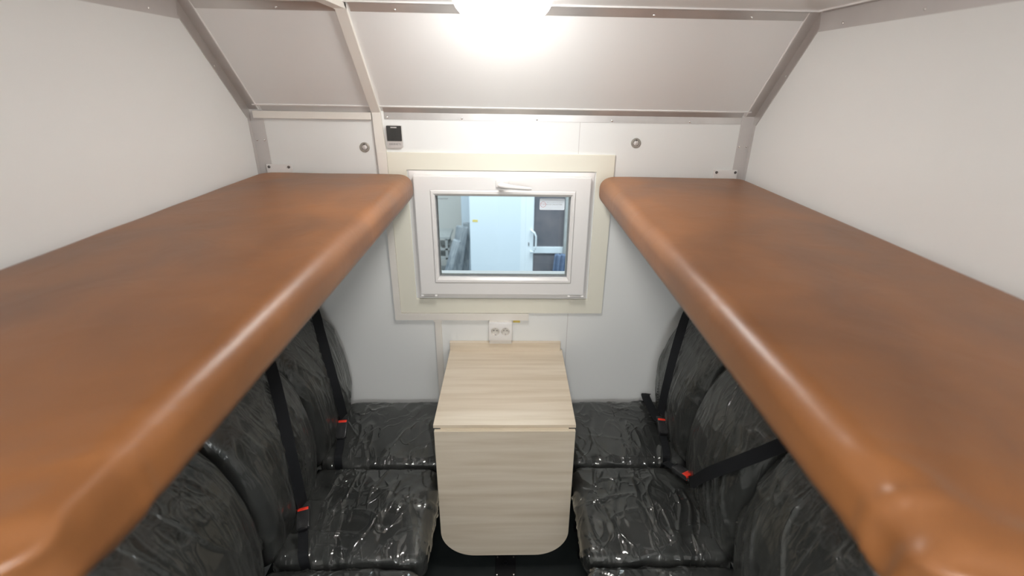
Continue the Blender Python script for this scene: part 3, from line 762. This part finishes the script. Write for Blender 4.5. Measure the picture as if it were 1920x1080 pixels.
# fixing plate on the floor in front of the table
fp = empty('floor_plate', (-.012, 1.60, 0), 'small black square plate bolted to the floor under the table leaf', 'floor plate')
B().box(-.062, .036, 1.55, 1.66, .001, .008, .001, 1).build('plate', M['blackmetal'], fp)
for x in (-.052, .026):
    for y in (1.56, 1.65): B().lathe((x, y, .008), [(.005, 0), (.0045, .002), (.001, .0035)], 'z', 12).build('screw', M['rivet'], fp, True)
B().lathe((-.013, 1.62, .008), [(.012, 0), (.012, .006), (.006, .006), (.006, .002)], 'z', 20).build('socket_ring', M['blackmetal'], fp, True)

# ------------------------------------------------------------------ the hall seen through the window
GZ = -1.25
M['hallwall'] = mat('hall_wall', (.62, .61, .57), .7); add_noise(M['hallwall'], 1.2, (.76, .74, .69), (.82, .80, .75))
M['hallfloor'] = mat('hall_floor', (.34, .36, .37), .5); add_noise(M['hallfloor'], 2, (.30, .32, .33), (.38, .4, .41))
M['bluewhite'] = mat('white_lacquer_panel', (.72, .80, .86), .35); add_noise(M['bluewhite'], 1.5, (.71, .79, .85), (.73, .81, .87))
M['whiteframe'] = mat('white_door_frame', (.80, .86, .90), .3); add_noise(M['whiteframe'], 4, (.79, .85, .89), (.81, .87, .91))
M['darkglass'] = mat('dark_glass', (.10, .105, .125), .12, spec=.6); add_noise(M['darkglass'], 2.4, (.11, .115, .135), (.20, .18, .19), detail=3)
M['greyplastic'] = mat('grey_wrapped_panel', (.20, .23, .26), .3); add_noise(M['greyplastic'], 7, (.20, .23, .26), (.48, .51, .53), stretch=(3, 1, .6), dist=1); add_bump(M['greyplastic'], 9, .6, .02, stretch=(3, 1, .6))
M['bluecloth'] = mat('blue_fabric', (.14, .19, .30), .7); add_noise(M['bluecloth'], 6, (.11, .16, .26), (.18, .24, .36), stretch=(3, 1, 1)); add_bump(M['bluecloth'], 8, .6, .02, stretch=(4, 1, 1))
M['greymetal'] = mat('grey_metal_bench', (.42, .43, .42), .5); add_noise(M['greymetal'], 8, (.38, .39, .38), (.47, .48, .47))
struct(B().box(-4, 4, 2.7, 9.2, GZ-.05, GZ).build('floor_hall', M['hallfloor']), 'grey hall floor outside the window', 'floor')
struct(B().box(-4, 4, 9.0, 9.1, GZ, 3.7).build('wall_hall', M['hallwall']), 'beige hall wall seen through the left of the window', 'wall')
tag(B().box(-.600, .225, 7.0, 8.2, GZ, 1.9, .01).build('white_booth', M['bluewhite']), 'tall plain bluish white panel outside the window', 'booth')
B_ = B().box(-.556, -.478, 6.997, 6.9995, .196, .230).build('booth_label', M['yellow']); tag(B_, 'small yellow label on the tall white panel outside', 'label')
dr = empty('door_1', (.62, 7.0, GZ), 'white framed glass door outside the window', 'door'); dr['kind'] = 'structure'
B().box(.228, .352, 6.985, 7.04, GZ, 1.9, .006).build('door_stile', M['whiteframe'], dr)
B().box(.352, .80, 6.985, 7.04, -.280, -.182, .004).build('door_rail', M['whiteframe'], dr)
B().box(.352, 1.10, 7.01, 7.02, GZ+.1, -.280).build('lower_pane', M['darkglass'], dr)
B().box(.352, 1.10, 7.01, 7.02, -.182, 1.9).build('upper_pane', M['darkglass'], dr)
B().box(.80, .96, 6.90, 6.98, GZ, 1.9, .004).build('outer_post', M['greymetal'], dr)
B().box(.155, .2275, 6.99, 7.0, GZ, 1.9).build('door_jamb', M['whiteframe'], dr)
hh = B().tube([(.318, 6.985, .085), (.32, 6.93, .09), (.36, 6.90, .07), (.385, 6.90, .01), (.385, 6.90, -.17), (.36, 6.90, -.225), (.32, 6.93, -.245), (.315, 6.985, -.245)], .014, 10).build('pull_handle', M['whiteframe'], dr, True, 60)
B().box(.275, .287, 6.975, 6.986, -.16, -.11).build('keyhole', M['bolt'], hh)
# blue cloth hanging at the right of the glass door
V = []; F = []
for i in range(15):
    for j in range(19):
        tt = j/18; xx = .68+.20*(i/14)-.06*(1-tt); z = -.85+.62*tt
        V.append((xx+.05*tt*(i/14), 6.80-.03*math.sin(i*1.6+tt*2)-.02*(1-tt), z))
for i in range(14):
    for j in range(18): F.append((i*19+j, (i+1)*19+j, (i+1)*19+j+1, i*19+j+1))
bc = mesh('blue_cloth', V, F, M['bluecloth'], None, True); md = bc.modifiers.new('t', 'SOLIDIFY'); md.thickness = .02
tag(bc, 'blue fabric at the lower right corner behind the window pane', 'cloth')
# wrapped panels leaning, grey bench and cabinet on the left
for i, (xa, yy, zt, ln, rt) in enumerate(((-.80, 7.35, .03, .19, -9), (-.87, 7.15, -.13, .12, -16), (-.74, 7.5, .05, .12, -3))):
    pb = B().box(-ln/2, ln/2, -.03, .03, -1.0, 0, .02)
    for v in pb.bm.verts: v.co.x += .02*math.sin(v.co.z*7)
    o = pb.build('wrapped_panel', M['greyplastic']); o.location = (xa+.06, yy, zt); o.rotation_euler = (0, math.radians(-rt), 0)
    tag(o, ['grey film-wrapped panel leaning beside the tall white panel outside', 'narrow grey wrapped panel leaning furthest left outside', 'dark wrapped panel standing close to the tall white panel outside'][i], 'wrapped panel')
gb = empty('metal_bench', (-1.2, 7.6, GZ), 'grey metal workbench at the lower left corner of the view outside', 'bench')
B().box(-1.6, -.98, 7.6, 8.1, -.26, -.225).build('bench_top', M['greymetal'], gb)
B().box(-1.6, -.99, 7.62, 8.08, -.46, -.43).build('shelf', M['greymetal'], gb)
B().box(-1.58, -1.0, 7.62, 8.08, -.62, -.59).build('shelf', M['greymetal'], gb)
for x in (-1.57, -1.04):
    for y in (7.64, 8.05): B().box(x-.02, x+.02, y-.02, y+.02, GZ, -.26).build('leg', M['greymetal'], gb)
tl = B().box(-1.12, -1.0, 7.65, 7.73, -.4298, -.40, .006).build('tool_tray', M['bolt']); tag(tl, 'dark tool on the lower shelf of the grey bench outside', 'tool')
cb = B().box(-.82, -.62, 8.0, 8.5, GZ, .42, .01).build('tall_cabinet', M['bluewhite']); tag(cb, 'pale cabinet just left of the tall white panel outside', 'cabinet')
cx2 = B().box(-.75, -.66, 8.03, 8.2, .4201, .50, .01).build('dark_box', M['gasket']); tag(cx2, 'dark box standing on the pale cabinet outside', 'box')
hk = B().tube([(-.905, 8.98, .27), (-.905, 8.95, .27), (-.90, 8.94, .22), (-.905, 8.95, .18), (-.905, 8.98, .18)], .012, 8).build('wall_hook', M['bolt'], None, True); tag(hk, 'small dark hook on the beige hall wall', 'hook')
